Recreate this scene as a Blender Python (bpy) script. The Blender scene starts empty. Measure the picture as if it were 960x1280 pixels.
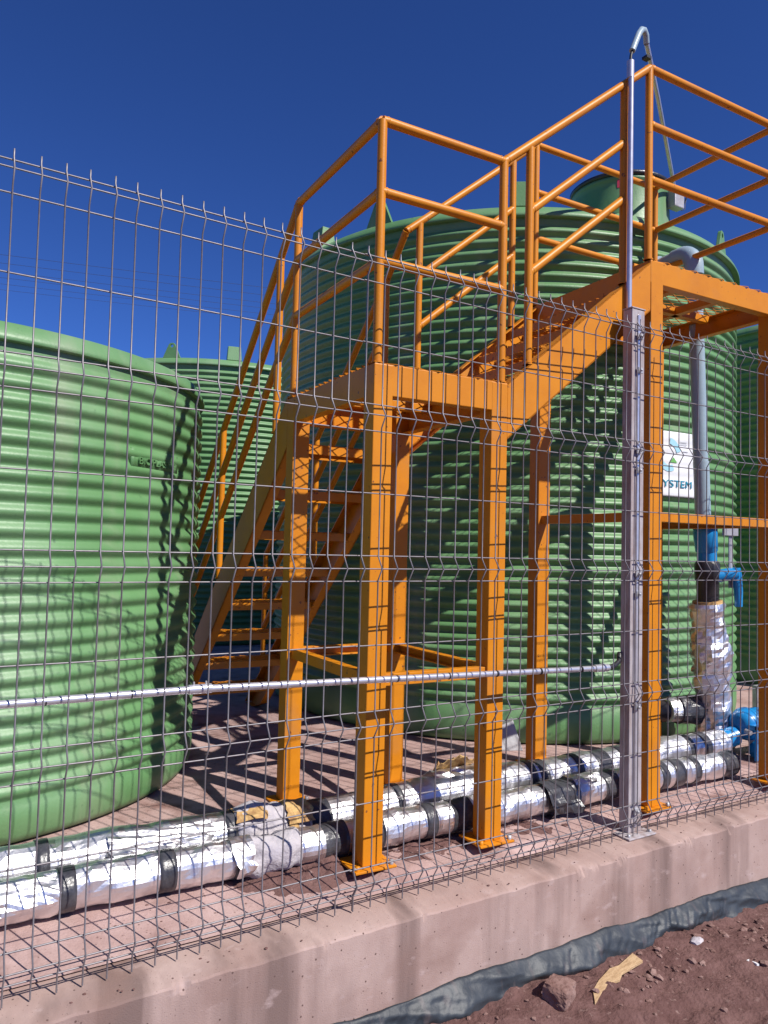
import bpy, bmesh, math, random
import numpy as np
from mathutils import Vector, Matrix, noise

random.seed(7)
scn = bpy.context.scene
COL = scn.collection
PI = math.pi

# ------------------------------------------------------------------ camera
CAM = Vector((-0.1648, -2.0442, 1.1697))
YAW, PITCH, ROLL = 1.016727, 0.0480, 0.0236
cam = bpy.data.cameras.new('camera')
cam.sensor_fit = 'HORIZONTAL'
cam.sensor_width = 36.0
cam.lens = 945.15 / 960 * 36.0
cam.clip_start = 0.02
cam.clip_end = 3000
camo = bpy.data.objects.new('camera', cam)
COL.objects.link(camo)
F_ = Vector((math.cos(YAW) * math.cos(PITCH), math.sin(YAW) * math.cos(PITCH), math.sin(PITCH)))
R_ = Vector((math.sin(YAW), -math.cos(YAW), 0))
U_ = R_.cross(F_)
R2 = math.cos(ROLL) * R_ + math.sin(ROLL) * U_
U2 = -math.sin(ROLL) * R_ + math.cos(ROLL) * U_
camo.matrix_world = Matrix(((R2.x, U2.x, -F_.x, CAM.x), (R2.y, U2.y, -F_.y, CAM.y), (R2.z, U2.z, -F_.z, CAM.z), (0, 0, 0, 1)))
scn.camera = camo

# ------------------------------------------------------------------ light
SUN_EL = math.radians(46.3)
SUN_AZ = math.radians(-67.5)
SUN_STRENGTH = 5.0
SKY_STRENGTH = 0.05
world = bpy.data.worlds.new('World')
scn.world = world
world.use_nodes = True
wn = world.node_tree
bg = wn.nodes['Background']
sky = wn.nodes.new('ShaderNodeTexSky')
sky.sky_type = 'NISHITA'
sky.sun_disc = False
sky.sun_elevation = SUN_EL
sky.sun_rotation = math.atan2(math.cos(SUN_AZ), math.sin(SUN_AZ))
sky.altitude = 3000
sky.air_density = 1.0
sky.dust_density = 0.0
sky.ozone_density = 4.0
gm = wn.nodes.new('ShaderNodeGamma'); gm.inputs[1].default_value = 1.1
tn = wn.nodes.new('ShaderNodeMix'); tn.data_type = 'RGBA'; tn.blend_type = 'MULTIPLY'
tn.inputs['Factor'].default_value = 1.0; tn.inputs['B'].default_value = (.60, .94, 1.68, 1)
wn.links.new(sky.outputs[0], gm.inputs[0]); wn.links.new(gm.outputs[0], tn.inputs['A'])
wn.links.new(tn.outputs['Result'], bg.inputs[0])
bg.inputs[1].default_value = SKY_STRENGTH
sl = bpy.data.lights.new('sun', 'SUN')
sl.energy = SUN_STRENGTH
sl.angle = math.radians(0.5)
sl.color = (1.0, 0.955, 0.89)
so = bpy.data.objects.new('sun', sl)
COL.objects.link(so)
sd = Vector((math.cos(SUN_EL) * math.cos(SUN_AZ), math.cos(SUN_EL) * math.sin(SUN_AZ), math.sin(SUN_EL)))
so.rotation_euler = sd.to_track_quat('Z', 'Y').to_euler()
so.location = sd * 40
scn.view_settings.view_transform = 'Standard'
scn.view_settings.look = 'None'
scn.view_settings.exposure = 0.33
scn.view_settings.gamma = 1.0

# ------------------------------------------------------------------ helpers
S = 0.911                       # everything behind the fence was surveyed in units of 0.911 m about the camera station


def T(p):
    return CAM + S * (Vector(p) - CAM)


class MB:
    def __init__(self):
        self.v, self.f, self.s = [], [], []

    def add(self, vs, fs, smooth=False):
        b = len(self.v)
        self.v += [tuple(p) for p in vs]
        self.f += [tuple(b + i for i in f) for f in fs]
        self.s += [smooth] * len(fs)
        return self

    def box(self, a, b):
        (x0, y0, z0), (x1, y1, z1) = a, b
        return self.add([(x0, y0, z0), (x1, y0, z0), (x1, y1, z0), (x0, y1, z0), (x0, y0, z1), (x1, y0, z1), (x1, y1, z1), (x0, y1, z1)],
                        [(3, 2, 1, 0), (4, 5, 6, 7), (0, 1, 5, 4), (1, 2, 6, 5), (2, 3, 7, 6), (3, 0, 4, 7)])

    def hexa(self, p):           # 8 corners, bottom four then top four
        return self.add(p, [(3, 2, 1, 0), (4, 5, 6, 7), (0, 1, 5, 4), (1, 2, 6, 5), (2, 3, 7, 6), (3, 0, 4, 7)])

    def prism(self, poly, fn0, fn1):   # 2-D polygon mapped by two functions
        n = len(poly)
        a = [fn0(*q) for q in poly]
        b = [fn1(*q) for q in poly]
        return self.add(a + b, [tuple(range(n))[::-1], tuple(range(n, 2 * n))] + [(i, (i + 1) % n, n + (i + 1) % n, n + i) for i in range(n)])

    def tube(self, path, r, seg=12, caps=True, smooth=True):
        P = [Vector(p) for p in path]
        n = len(P)
        rs = r if isinstance(r, (list, tuple)) else [r] * n
        t0 = (P[1] - P[0]).normalized()
        up = Vector((0, 0, 1)) if abs(t0.z) < .9 else Vector((1, 0, 0))
        x = t0.cross(up).normalized()
        vs, fs = [], []
        for i in range(n):
            if i == 0: t = (P[1] - P[0])
            elif i == n - 1: t = (P[-1] - P[-2])
            else: t = (P[i + 1] - P[i]).normalized() + (P[i] - P[i - 1]).normalized()
            t.normalize()
            x = (x - t * x.dot(t)).normalized()
            y = t.cross(x)
            k = 1.0
            if 0 < i < n - 1:
                c = (P[i + 1] - P[i]).normalized().dot(t)
                k = 1 / max(.6, c)
            for j in range(seg):
                a = 2 * PI * j / seg
                vs.append(P[i] + (x * math.cos(a) + y * math.sin(a)) * rs[i] * (k if False else 1))
        for i in range(n - 1):
            for j in range(seg):
                fs.append((i * seg + j, i * seg + (j + 1) % seg, (i + 1) * seg + (j + 1) % seg, (i + 1) * seg + j))
        self.add(vs, fs, smooth)
        if caps:
            self.add([vs[j] for j in range(seg)], [tuple(range(seg))[::-1]])
            self.add([vs[(n - 1) * seg + j] for j in range(seg)], [tuple(range(seg))])
        return self

    def lathe(self, prof, c=(0, 0, 0), seg=48, smooth=True, axis='z'):
        vs, fs = [], []
        for (r, z) in prof:
            for j in range(seg):
                a = 2 * PI * j / seg
                if axis == 'z': vs.append((c[0] + r * math.cos(a), c[1] + r * math.sin(a), c[2] + z))
                elif axis == 'x': vs.append((c[0] + z, c[1] + r * math.cos(a), c[2] + r * math.sin(a)))
                else: vs.append((c[0] + r * math.sin(a), c[1] + z, c[2] + r * math.cos(a)))
        for i in range(len(prof) - 1):
            for j in range(seg):
                fs.append((i * seg + j, i * seg + (j + 1) % seg, (i + 1) * seg + (j + 1) % seg, (i + 1) * seg + j))
        return self.add(vs, fs, smooth)

    def channel(self, p0, p1, h, fl, t, out, up=(0, 0, 1)):
        """C channel from p0 to p1; web of height h hanging below the line, its outer face on the line, flanges reaching -out"""
        p0, p1, out, up = Vector(p0), Vector(p1), Vector(out).normalized(), Vector(up)
        poly = [(0, 0), (0, -h), (-fl, -h), (-fl, -h + t), (-t, -h + t), (-t, -t), (-fl, -t), (-fl, 0)]
        return self.prism(poly, lambda a, b: p0 + out * a + up * b, lambda a, b: p1 + out * a + up * b)

    def mesh(self, name, org=(0, 0, 0), s=1.0):
        m = bpy.data.meshes.new(name)
        o = Vector(org)
        m.from_pydata([tuple((Vector(v) - o) * s) for v in self.v], [], self.f)
        m.polygons.foreach_set('use_smooth', self.s)
        bm = bmesh.new(); bm.from_mesh(m)
        bmesh.ops.recalc_face_normals(bm, faces=bm.faces)
        bm.to_mesh(m); bm.free()
        m.update()
        return m

    def build(self, name, mat, parent=None, org=(0, 0, 0), s=1.0, bevel=0, loc=None):
        return ob(name, self.mesh(name, org, s), mat, parent, bevel, loc)


def ob(name, mesh, mat, parent=None, bevel=0, loc=None):
    o = bpy.data.objects.new(name, mesh)
    COL.objects.link(o)
    if mat is not None and not mesh.materials: mesh.materials.append(mat)
    if parent is not None: o.parent = parent
    if loc is not None: o.location = loc
    if bevel:
        b = o.modifiers.new('bevel', 'BEVEL'); b.width = bevel; b.segments = 2; b.limit_method = 'ANGLE'; b.angle_limit = math.radians(40)
    return o


def tag(o, label=None, cat=None, group=None, kind=None):
    if label: o['label'] = label
    if cat: o['category'] = cat
    if group: o['group'] = group
    if kind: o['kind'] = kind
    return o


def thing(name, label, cat, loc, rz=0, group=None):
    o = bpy.data.objects.new(name, None)
    COL.objects.link(o); o.location = loc; o.rotation_euler = (0, 0, rz)
    o.empty_display_size = .1
    return tag(o, label, cat, group)


def dup(o, parent, loc=None, rot=None):
    c = o.copy(); COL.objects.link(c); c.parent = parent
    if loc is not None: c.location = loc
    if rot is not None: c.rotation_euler = rot
    return c


def text_mesh(body, size, extrude, spacing=1.0):
    cu = bpy.data.curves.new('lettering', 'FONT')
    cu.body = body; cu.size = size; cu.extrude = extrude; cu.space_character = spacing
    o = bpy.data.objects.new('lettering', cu)
    COL.objects.link(o)
    bpy.context.view_layer.update()
    dg = bpy.context.evaluated_depsgraph_get()
    m = bpy.data.meshes.new_from_object(o.evaluated_get(dg))
    bpy.data.objects.remove(o); bpy.data.curves.remove(cu)
    return m


# ------------------------------------------------------------------ materials
def mat(name, col, rough=.5, metal=0.0, col2=None, nscale=8, nlo=.4, nhi=.65, bump=0.0, bscale=60, spec=.5, coat=0, stretch=None, bdist=.01):
    m = bpy.data.materials.new(name); m.use_nodes = True
    nt = m.node_tree; b = nt.nodes['Principled BSDF']
    b.inputs['Base Color'].default_value = (*col, 1)
    b.inputs['Roughness'].default_value = rough
    b.inputs['Metallic'].default_value = metal
    b.inputs['Specular IOR Level'].default_value = spec
    if coat: b.inputs['Coat Weight'].default_value = coat; b.inputs['Coat Roughness'].default_value = .12
    tc = nt.nodes.new('ShaderNodeTexCoord')
    vec = tc.outputs['Object']
    if stretch:
        mp = nt.nodes.new('ShaderNodeMapping'); mp.inputs['Scale'].default_value = stretch
        nt.links.new(vec, mp.inputs[0]); vec = mp.outputs[0]
    if col2 is not None:
        n = nt.nodes.new('ShaderNodeTexNoise'); n.inputs['Scale'].default_value = nscale; n.inputs['Detail'].default_value = 8
        n.inputs['Roughness'].default_value = .65
        nt.links.new(vec, n.inputs['Vector'])
        r = nt.nodes.new('ShaderNodeValToRGB')
        r.color_ramp.elements[0].position = nlo; r.color_ramp.elements[0].color = (*col, 1)
        r.color_ramp.elements[1].position = nhi; r.color_ramp.elements[1].color = (*col2, 1)
        nt.links.new(n.outputs['Fac'], r.inputs[0]); nt.links.new(r.outputs[0], b.inputs['Base Color'])
        m['ramp'] = r.name
    if bump:
        n2 = nt.nodes.new('ShaderNodeTexNoise'); n2.inputs['Scale'].default_value = bscale; n2.inputs['Detail'].default_value = 6
        nt.links.new(tc.outputs['Object'], n2.inputs['Vector'])
        bp = nt.nodes.new('ShaderNodeBump'); bp.inputs['Strength'].default_value = bump; bp.inputs['Distance'].default_value = bdist
        nt.links.new(n2.outputs['Fac'], bp.inputs['Height']); nt.links.new(bp.outputs[0], b.inputs['Normal'])
    return m


def overlay(m, col, scale, lo, hi, tex='noise', stretch=(1, 1, 1), rough=None):
    """mix another tint over the base colour of m where a noise exceeds a threshold"""
    nt = m.node_tree; b = nt.nodes['Principled BSDF']
    tc = nt.nodes.new('ShaderNodeTexCoord'); mp = nt.nodes.new('ShaderNodeMapping'); mp.inputs['Scale'].default_value = stretch
    nt.links.new(tc.outputs['Object'], mp.inputs[0])
    if tex == 'noise':
        n = nt.nodes.new('ShaderNodeTexNoise'); n.inputs['Scale'].default_value = scale; n.inputs['Detail'].default_value = 7; out = n.outputs['Fac']
    else:
        n = nt.nodes.new('ShaderNodeTexVoronoi'); n.inputs['Scale'].default_value = scale; out = n.outputs['Distance']
    nt.links.new(mp.outputs[0], n.inputs['Vector'])
    mr = nt.nodes.new('ShaderNodeMapRange'); mr.inputs['From Min'].default_value = lo; mr.inputs['From Max'].default_value = hi
    nt.links.new(out, mr.inputs['Value'])
    mx = nt.nodes.new('ShaderNodeMix'); mx.data_type = 'RGBA'
    src = b.inputs['Base Color'].links[0].from_socket if b.inputs['Base Color'].links else None
    if src: nt.links.new(src, mx.inputs['A'])
    else: mx.inputs['A'].default_value = b.inputs['Base Color'].default_value
    mx.inputs['B'].default_value = (*col, 1)
    nt.links.new(mr.outputs[0], mx.inputs['Factor']); nt.links.new(mx.outputs['Result'], b.inputs['Base Color'])
    return m


M = {}
M['orange'] = mat('orange_paint', (.60, .215, .008), .42, col2=(.53, .18, .008), nscale=5, bump=.04, bscale=120, spec=.3)
overlay(M['orange'], (.40, .19, .07), 4.5, .56, .95)
overlay(M['orange'], (.20, .07, .025), 46, .675, .70)
M['green'] = mat('green_plastic', (.095, .220, .082), .46, col2=(.112, .250, .098), nscale=3, bump=.10, bscale=90, spec=.5)
overlay(M['green'], (.19, .31, .17), 2.2, .50, .85, stretch=(1, 1, .5))
overlay(M['green'], (.26, .29, .20), 6, .55, .90, stretch=(1, 1, .12))
overlay(M['green'], (.07, .15, .07), 30, .66, .74, stretch=(1, 1, .6))
M['galv'] = mat('galvanised_wire', (.235, .215, .225), .45, metal=.35, col2=(.17, .155, .165), nscale=30)
M['post'] = mat('galvanised_post', (.42, .385, .40), .6, metal=.0, col2=(.30, .25, .25), nscale=9, bump=.1, bscale=80, stretch=(3, 3, 1))
overlay(M['post'], (.24, .155, .13), 14, .50, .75, stretch=(1, 1, .3))
M['conduit'] = mat('steel_conduit', (.66, .65, .70), .3, metal=.6, col2=(.55, .54, .58), nscale=25)
M['foil'] = mat('aluminium_foil', (.88, .87, .88), .42, metal=1.0, col2=(.76, .75, .76), nscale=14, bump=.35, bscale=24)
M['tape'] = mat('black_tape', (.035, .035, .042), .32, col2=(.07, .07, .08), nscale=20, bump=.4, bscale=40)
M['foam'] = mat('pipe_foam', (.38, .35, .38), .85, col2=(.50, .46, .47), nscale=18, bump=.6, bscale=70)
M['oldfoam'] = mat('yellowed_foam', (.55, .36, .14), .85, col2=(.30, .15, .06), nscale=30, bump=.6, bscale=60)
M['blue'] = mat('blue_pvc', (.01, .20, .50), .3, col2=(.012, .24, .56), nscale=12, bump=.1)
M['greyblue'] = mat('grey_blue_pvc', (.27, .36, .42), .38, col2=(.32, .41, .46), nscale=10, bump=.08)
M['black'] = mat('black_plastic', (.02, .02, .025), .35, col2=(.035, .033, .035), nscale=14, bump=.2)
M['grey'] = mat('grey_steel_plate', (.42, .42, .44), .5, metal=.3, col2=(.32, .30, .31), nscale=12, bump=.1)
M['concrete'] = mat('pinkish_concrete', (.34, .23, .20), .92, col2=(.43, .315, .28), nscale=3.5, nlo=.35, nhi=.68, bump=.35, bscale=240, spec=.2, bdist=.0025)
overlay(M['concrete'], (.19, .13, .115), 2.0, .50, .62, stretch=(2.4, 1, .22))
overlay(M['concrete'], (.26, .18, .16), 4.0, .54, .80, stretch=(1.6, 1, .5))
overlay(M['concrete'], (.24, .15, .125), 5, .55, .85, stretch=(1, 1, 1.3))
overlay(M['concrete'], (.46, .35, .33), 26, .62, .85, stretch=(.5, 1, 1))
overlay(M['concrete'], (.12, .075, .065), 34, .12, .07, tex='voronoi')
overlay(M['concrete'], (.14, .09, .08), 90, .12, .06, tex='voronoi')
M['yard'] = mat('dusty_slab', (.34, .22, .20), .92, col2=(.46, .325, .30), nscale=5, nlo=.36, nhi=.66, bump=.5, bscale=110, spec=.2, bdist=.005)
overlay(M['yard'], (.20, .11, .095), 7, .54, .74)
overlay(M['yard'], (.13, .075, .065), 60, .64, .72)
M['soil'] = mat('reddish_soil', (.112, .058, .052), .95, col2=(.175, .098, .088), nscale=9, nlo=.35, nhi=.7, bump=.8, bscale=70, spec=.15)
overlay(M['soil'], (.26, .17, .15), 45, .62, .75)
M['stone'] = mat('red_stone', (.17, .095, .08), .9, col2=(.28, .18, .155), nscale=14, bump=.7, bscale=60, spec=.2)
M['membrane'] = mat('grey_plastic_sheet', (.022, .028, .036), .5, col2=(.042, .050, .060), nscale=7, bump=.15, bscale=60, spec=.35)
overlay(M['membrane'], (.13, .10, .098), 9, .56, .85, stretch=(3, 1, 1))
M['wood'] = mat('splintered_wood', (.52, .36, .20), .8, col2=(.38, .24, .12), nscale=20, bump=.4, bscale=60, stretch=(1, 6, 1))
M['white'] = mat('white_vinyl', (.78, .79, .80), .35, col2=(.72, .73, .74), nscale=10)
M['teal'] = mat('teal_print', (.02, .25, .36), .4)
M['paleblue'] = mat('pale_blue_print', (.35, .62, .72), .4)
M['leafgreen'] = mat('leaf_green_print', (.16, .42, .10), .4)
M['greyprint'] = mat('grey_print', (.35, .37, .40), .5)
M['red'] = mat('red_label', (.55, .04, .08), .5)
M['cable'] = mat('dark_cable', (.02, .02, .022), .5)

# ------------------------------------------------------------------ ground and wall


def sheet(name, xs, ys, zf, m, label, kind='structure'):
    vs = [(x, y, zf(x, y)) for y in ys for x in xs]
    nx = len(xs)
    fs = [(j * nx + i, j * nx + i + 1, (j + 1) * nx + i + 1, (j + 1) * nx + i) for j in range(len(ys) - 1) for i in range(nx - 1)]
    mb = MB(); mb.add(vs, fs, True)
    o = mb.build(name, m)
    tag(o, label, kind=kind)
    return o


def lin(a, b, n): return [a + (b - a) * i / (n - 1) for i in range(n)]


def soil_z(x, y):
    if not (-3 < x < 7 and -3 < y < 0): return -.26
    n = noise.fractal(Vector((x * 2.2, y * 2.2, 0)), 1.0, 2.0, 5) * .022
    n += noise.fractal(Vector((x * 14, y * 14, 3)), .8, 2.0, 4) * .010
    rip = math.sin(x * 55 + noise.noise(Vector((x * 3, y * 3, 1))) * 8 + y * 60) * .0026
    k = max(0., min(1., (-y - .1) / 1.2))
    return -.262 - .02 * k + n + rip


sheet('ground', [-900, -200, -40, -10, -3] + lin(-.6, 4.8, 430) + [7, 14, 60, 300, 900], [-900, -150, -30, -8, -3] + lin(-1.6, -.09, 130) + [.2, 10, 60, 900], soil_z, M['soil'],
      'dark reddish loose soil outside the concrete wall')


PLATES = [(1.302, .178), (1.802, .156), (2.645, .119), (3.485, .082)]      # front base plates of the stair legs


def yard_z(x, y):
    k = max(0., min(1., (y - .05) / .38)); k = k ** .8
    z = .0645 + .0387 * k
    if -3 < x < 7 and y < 8:
        z += noise.fractal(Vector((x * 5, y * 5, 8)), 1.0, 2.0, 4) * .0020 * (1 if y > .12 else .3)
        if y < .5:
            for px, py in PLATES:
                d = max(abs(x - px) / .115, abs(y - py) / .105)
                if d < 1.7: z = max(z, .1028 - .036 * max(0, d - .75) / .75 + .002 * noise.noise(Vector((x * 30, y * 30, 0)))) if y > .06 else z
    return z


def dirt_h(x, y):
    n = noise.fractal(Vector((x * 9, y * 9, 2)), .9, 2.0, 5)
    d = math.hypot((x - 1.00) / .20, (y - .33) / .11)
    h = .060 * math.exp(-d * d * 1.3) * (1 + .5 * n)
    e = min(1., max(0., (y - .10) / .10)) * min(1., max(0., (.62 - y) / .12)) * min(1., max(0., (x - .72) / .3)) * min(1., max(0., (2.25 - x) / .3))
    return h + e * (.004 + .016 * n) - .004


sheet('yard', [-30, -12, -4] + lin(-1.2, 5.0, 260) + [8, 14, 30, 60], lin(.055, 2.6, 110) + [4, 8, 16, 40, 90], yard_z, M['yard'], 'pinkish dusty concrete yard under the tanks')

gx, gy = lin(.6, 2.35, 300), lin(.09, .64, 100)
mb = MB()
mb.add([(x, y, yard_z(x, y) + max(-.004, dirt_h(x, y))) for y in gy for x in gx],
       [(j * 300 + i, j * 300 + i + 1, (j + 1) * 300 + i + 1, (j + 1) * 300 + i) for j in range(99) for i in range(299)
        if dirt_h(gx[i], gy[j]) > -.002 or dirt_h(gx[i + 1], gy[j + 1]) > -.002], True)
tag(mb.build('dirt_heap', M['soil']), 'loose dark dirt spread on the yard around the front stair legs', 'dirt', kind='stuff')

# wall: finely divided so that the top edge can be chipped
wl = MB()
xs = lin(-2.2, 7.5, 2200)
prof = []
for i, x in enumerate(xs):
    e = noise.fractal(Vector((x * 8, 0, 5)), .8, 2.0, 6) * .0045
    c1 = max(0, noise.fractal(Vector((x * 7, 4, 5)), .6, 2.0, 6) - .30) * .022
    g = noise.fractal(Vector((x * 30, 2, 1)), .8, 2.0, 4) * .0016
    g2 = noise.fractal(Vector((x * 30, 6, 1)), .8, 2.0, 4) * .0016
    prof.append([(-.1005, -.60), (-.1005 + g * .4, -.15), (-.1005 + g2 * .4, -.05), (-.1005 + g * .4, .008 - c1 * .8), (-.1003 + g * .5, .028 - c1 * 1.1), (-.1000 + c1 * .9, .041 + e - c1), (-.0965 + c1, .0465 + e - c1 * .8), (-.088 + c1 * .5, .0490 + e * .8 - c1 * .3 + g),
                 (-.074, .0515 + e * .6 + g2), (-.056, .0540 + e * .5 + g), (-.036, .0565 + e * .3 + g2), (-.01, .0585 + g), (.06, .0600), (.16, .0600), (.16, -.60)])
np_ = len(prof[0])
wl.add([(xs[i], p[0], p[1]) for i in range(len(xs)) for p in prof[i]],
       [(i * np_ + j, i * np_ + j + 1, (i + 1) * np_ + j + 1, (i + 1) * np_ + j) for i in range(len(xs) - 1) for j in range(np_ - 1)], True)
wo = wl.build('concrete_wall', M['concrete'])
wo.data.set_sharp_from_angle(angle=math.radians(28))
tag(wo, 'low pinkish concrete wall with chipped top edge under the mesh fence', 'wall')

# plastic sheet along the wall foot
mb = MB()
xs = lin(-.5, 6.5, 1500); nj = 18
vs = []
for x in xs:
    top = -.185 - .012 * max(0, x - 2.2) * 2 + .018 * noise.fractal(Vector((x * 2.4, 1, 1)), .8, 2, 4)
    tilt = .5 + .5 * noise.noise(Vector((x * 1.7, 7, 7)))
    for j in range(nj):
        t = j / (nj - 1)
        gate = max(0., min(1., .5 + 1.6 * noise.noise(Vector((x * 2.3, 3, 3)))))
        fold = abs(noise.noise(Vector((x * 30 + t * 3, t * .5, 2)))) * 1.1 * gate + abs(noise.noise(Vector((x * 5 - t * 2, t * .8, 6)))) * .8
        big = noise.fractal(Vector((x * 4.0, t * 1.2, 9)), .9, 2, 3)
        y = -.1035 - (.050 * math.sin(min(1, t * 1.15) * PI * .62) * (1 + .50 * big)) + .020 * fold * min(1, t * 3)
        z = top + (-.285 - top) * (t ** 1.1) + .003 * fold
        vs.append((x, min(y, -.1033), z))
mb.add(vs, [(i * nj + j, i * nj + j + 1, (i + 1) * nj + j + 1, (i + 1) * nj + j) for i in range(len(xs) - 1) for j in range(nj - 1)], True)
o = mb.build('plastic_sheet', M['membrane'])
sm = o.modifiers.new('thick', 'SOLIDIFY'); sm.thickness = .003; sm.offset = 1
tag(o, 'wrinkled dark grey plastic sheet along the foot of the concrete wall', 'plastic sheet')


def rock_mesh(r, sx, sy, sz, seed, sub=2, rough=.28):
    bm = bmesh.new(); bmesh.ops.create_icosphere(bm, subdivisions=sub, radius=1)
    for v in bm.verts:
        n = noise.fractal(v.co * 1.3 + Vector((seed * 3.1, seed, 0)), .9, 2, 4)
        v.co *= 1 + rough * n
        v.co = Vector((v.co.x * sx * r, v.co.y * sy * r, v.co.z * sz * r))
    m = bpy.data.meshes.new('rock'); bm.to_mesh(m); bm.free()
    return m


bm = bmesh.new(); bmesh.ops.create_cube(bm, size=1)
bmesh.ops.subdivide_edges(bm, edges=bm.edges, cuts=9, use_grid_fill=True)
for v in bm.verts:
    p = v.co.copy(); rr_ = max(abs(p.x), abs(p.y), abs(p.z)) * 2
    sph = p.normalized() * .62
    v.co = p.lerp(sph, .42)
    v.co *= 1 + .10 * noise.fractal(p * 2.2 + Vector((3, 1, 0)), .9, 2, 5) + .03 * noise.noise(p * 9)
    v.co = Vector((v.co.x * .104, v.co.y * .082, v.co.z * .068))
rk = bpy.data.meshes.new('rock'); bm.to_mesh(rk); bm.free()
o = ob('rock', rk, M['stone'], loc=(1.655, -.238, -.238)); o.rotation_euler = (.08, .12, .45)
tag(o, 'brown block-like rock on the soil against the grey plastic sheet', 'rock')
# splinter of wood
mb = MB()
pl = [(0, 0), (.12, .028), (.17, .015), (.21, .03), (.33, .022), (.345, .07), (.24, .062), (.2, .072), (.11, .058), (.05, .04)]
mb.prism(pl, lambda a, b: (a, b, 0), lambda a, b: (a, b, .009))
o = mb.build('wood_scrap', M['wood'], bevel=.001, loc=(1.735, -.315, -.262)); o.rotation_euler = (.02, -.03, .17)
tag(o, 'torn pale wooden scrap lying on the soil beside the rock', 'wood scrap')
mb = MB(); mb.prism([(0, 0), (.035, .004), (.04, .012), (.03, .03), (.022, .03), (.026, .014), (0, .010)], lambda a, b: (a, b, 0), lambda a, b: (a, b, .006))
o = mb.build('paper_scrap', M['white'], loc=(2.42, -.44, -.262)); o.rotation_euler = (.1, .1, 1.2)
tag(o, 'tiny white scrap on the bare soil right of the wood', 'litter')
o = ob('pale_stone', rock_mesh(.025, 1.3, .8, .6, 9, 2), M['foam'], loc=(2.37, -.225, -.262))
tag(o, 'small pale stone on the soil at the foot of the plastic sheet', 'stone')
# loose stones
bmx = MB()
for k in range(620):
    band = random.random() < .62
    x = random.uniform(1.2, 5.2); y = random.uniform(-.34, -.17) if band else random.uniform(-1.3, -.2)
    if band and x < 2.0 and random.random() < .6: continue
    if math.hypot(x - 1.66, y + .245) < .1: continue
    r = random.choice([.004, .006, .007, .009, .012, .017 if x > 2 else .008])
    mm = rock_mesh(r, 1.2, .9, .6, k, 1, .45)
    off = Vector((x, y, soil_z(x, y) + r * .2)); a = random.random() * 6; ca, sa = math.cos(a), math.sin(a)
    bmx.add([(off.x + v.co.x * ca - v.co.y * sa, off.y + v.co.x * sa + v.co.y * ca, off.z + v.co.z) for v in mm.vertices], [tuple(p.vertices) for p in mm.polygons])
    bpy.data.meshes.remove(mm)
tag(bmx.build('gravel', M['stone']), 'loose reddish stones scattered on the soil', 'gravel', kind='stuff')
bmx = MB()
for k in range(420):
    if k < 170: x, y = random.gauss(.98, .14), random.gauss(.29, .05)
    else: x, y = random.uniform(.2, 4), random.uniform(.03, .36) if random.random() < .7 else random.uniform(-.09, .03)
    if y < -.095: continue
    r = random.choice([.002, .003, .0035, .005])
    mm = rock_mesh(r, 1.2, .9, .6, k, 1, .45)
    zz = yard_z(x, y) + max(0, dirt_h(x, y)) if y > .06 else .056
    bmx.add([(x + v.co.x, y + v.co.y, zz + v.co.z) for v in mm.vertices], [tuple(p.vertices) for p in mm.polygons])
    bpy.data.meshes.remove(mm)
tag(bmx.build('dirt_crumbs', M['soil']), 'crumbs of dark dirt around the bare foam of the pipe', 'dirt', kind='stuff')

# ------------------------------------------------------------------ fence
WR = .0023
HZ = [2.10, 2.07, 2.017, 1.82, 1.625, 1.588, 1.54, 1.342, 1.145, 1.105, 1.065, .865, .66, .62, .579, .38, .185, .145, .108]
FOLD = {2.07, 1.588, 1.105, .62, .145}
TOPZ, BOTZ = 2.127, .064
FD = .024


def fence_wire_mesh():
    pts = [(0, 0, BOTZ)]
    for f in sorted(FOLD):
        pts += [(0, 0, f - .037), (0, -FD, f), (0, 0, f + .037)]
    pts[1] = (0, 0, .108)
    pts += [(0, 0, TOPZ)]
    mb = MB(); mb.tube([(p[0], p[1], p[2] - BOTZ) for p in pts], WR, 6)
    return mb.mesh('vertical_wire')


vw_mesh = fence_wire_mesh()


def fence_panel(label, x0, n, yaw, y0, first=0):
    t = thing('mesh_fence_panel', label, 'fence panel', (x0, y0, BOTZ), yaw, 'folded wire mesh panels of the fence')
    L = (n - 1) * .06
    mb = MB(); mb.tube([(-.012, 0, 0), (L + .012, 0, 0)], WR, 6)
    hm = mb.mesh('horizontal_wire')
    for z in HZ:
        ob('horizontal_wire', hm, M['galv'], t, loc=(0, (-FD if z in FOLD else 0) + .0046, z - BOTZ))
    for i in range(n):
        o = ob('vertical_wire', vw_mesh, M['galv'], t, loc=(i * .06 + random.uniform(-.0012, .0012), 0, 0))
        o.rotation_euler = (random.uniform(-.0015, .0015), random.uniform(-.0012, .0012), 0)
    return t


kA, kC = .0175, -.0176
fence_panel('left wire mesh fence panel, in front of the near left tank', 1.02 - .06 * 42, 43, math.atan(kA), -.06 * 42 * kA)
fence_panel('middle wire mesh fence panel, left of the galvanised post', 1.0186, 22, 0, -.006)
fence_panel('right wire mesh fence panel running right from the galvanised post', 2.3096, 42, math.atan(kC), 0)

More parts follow.
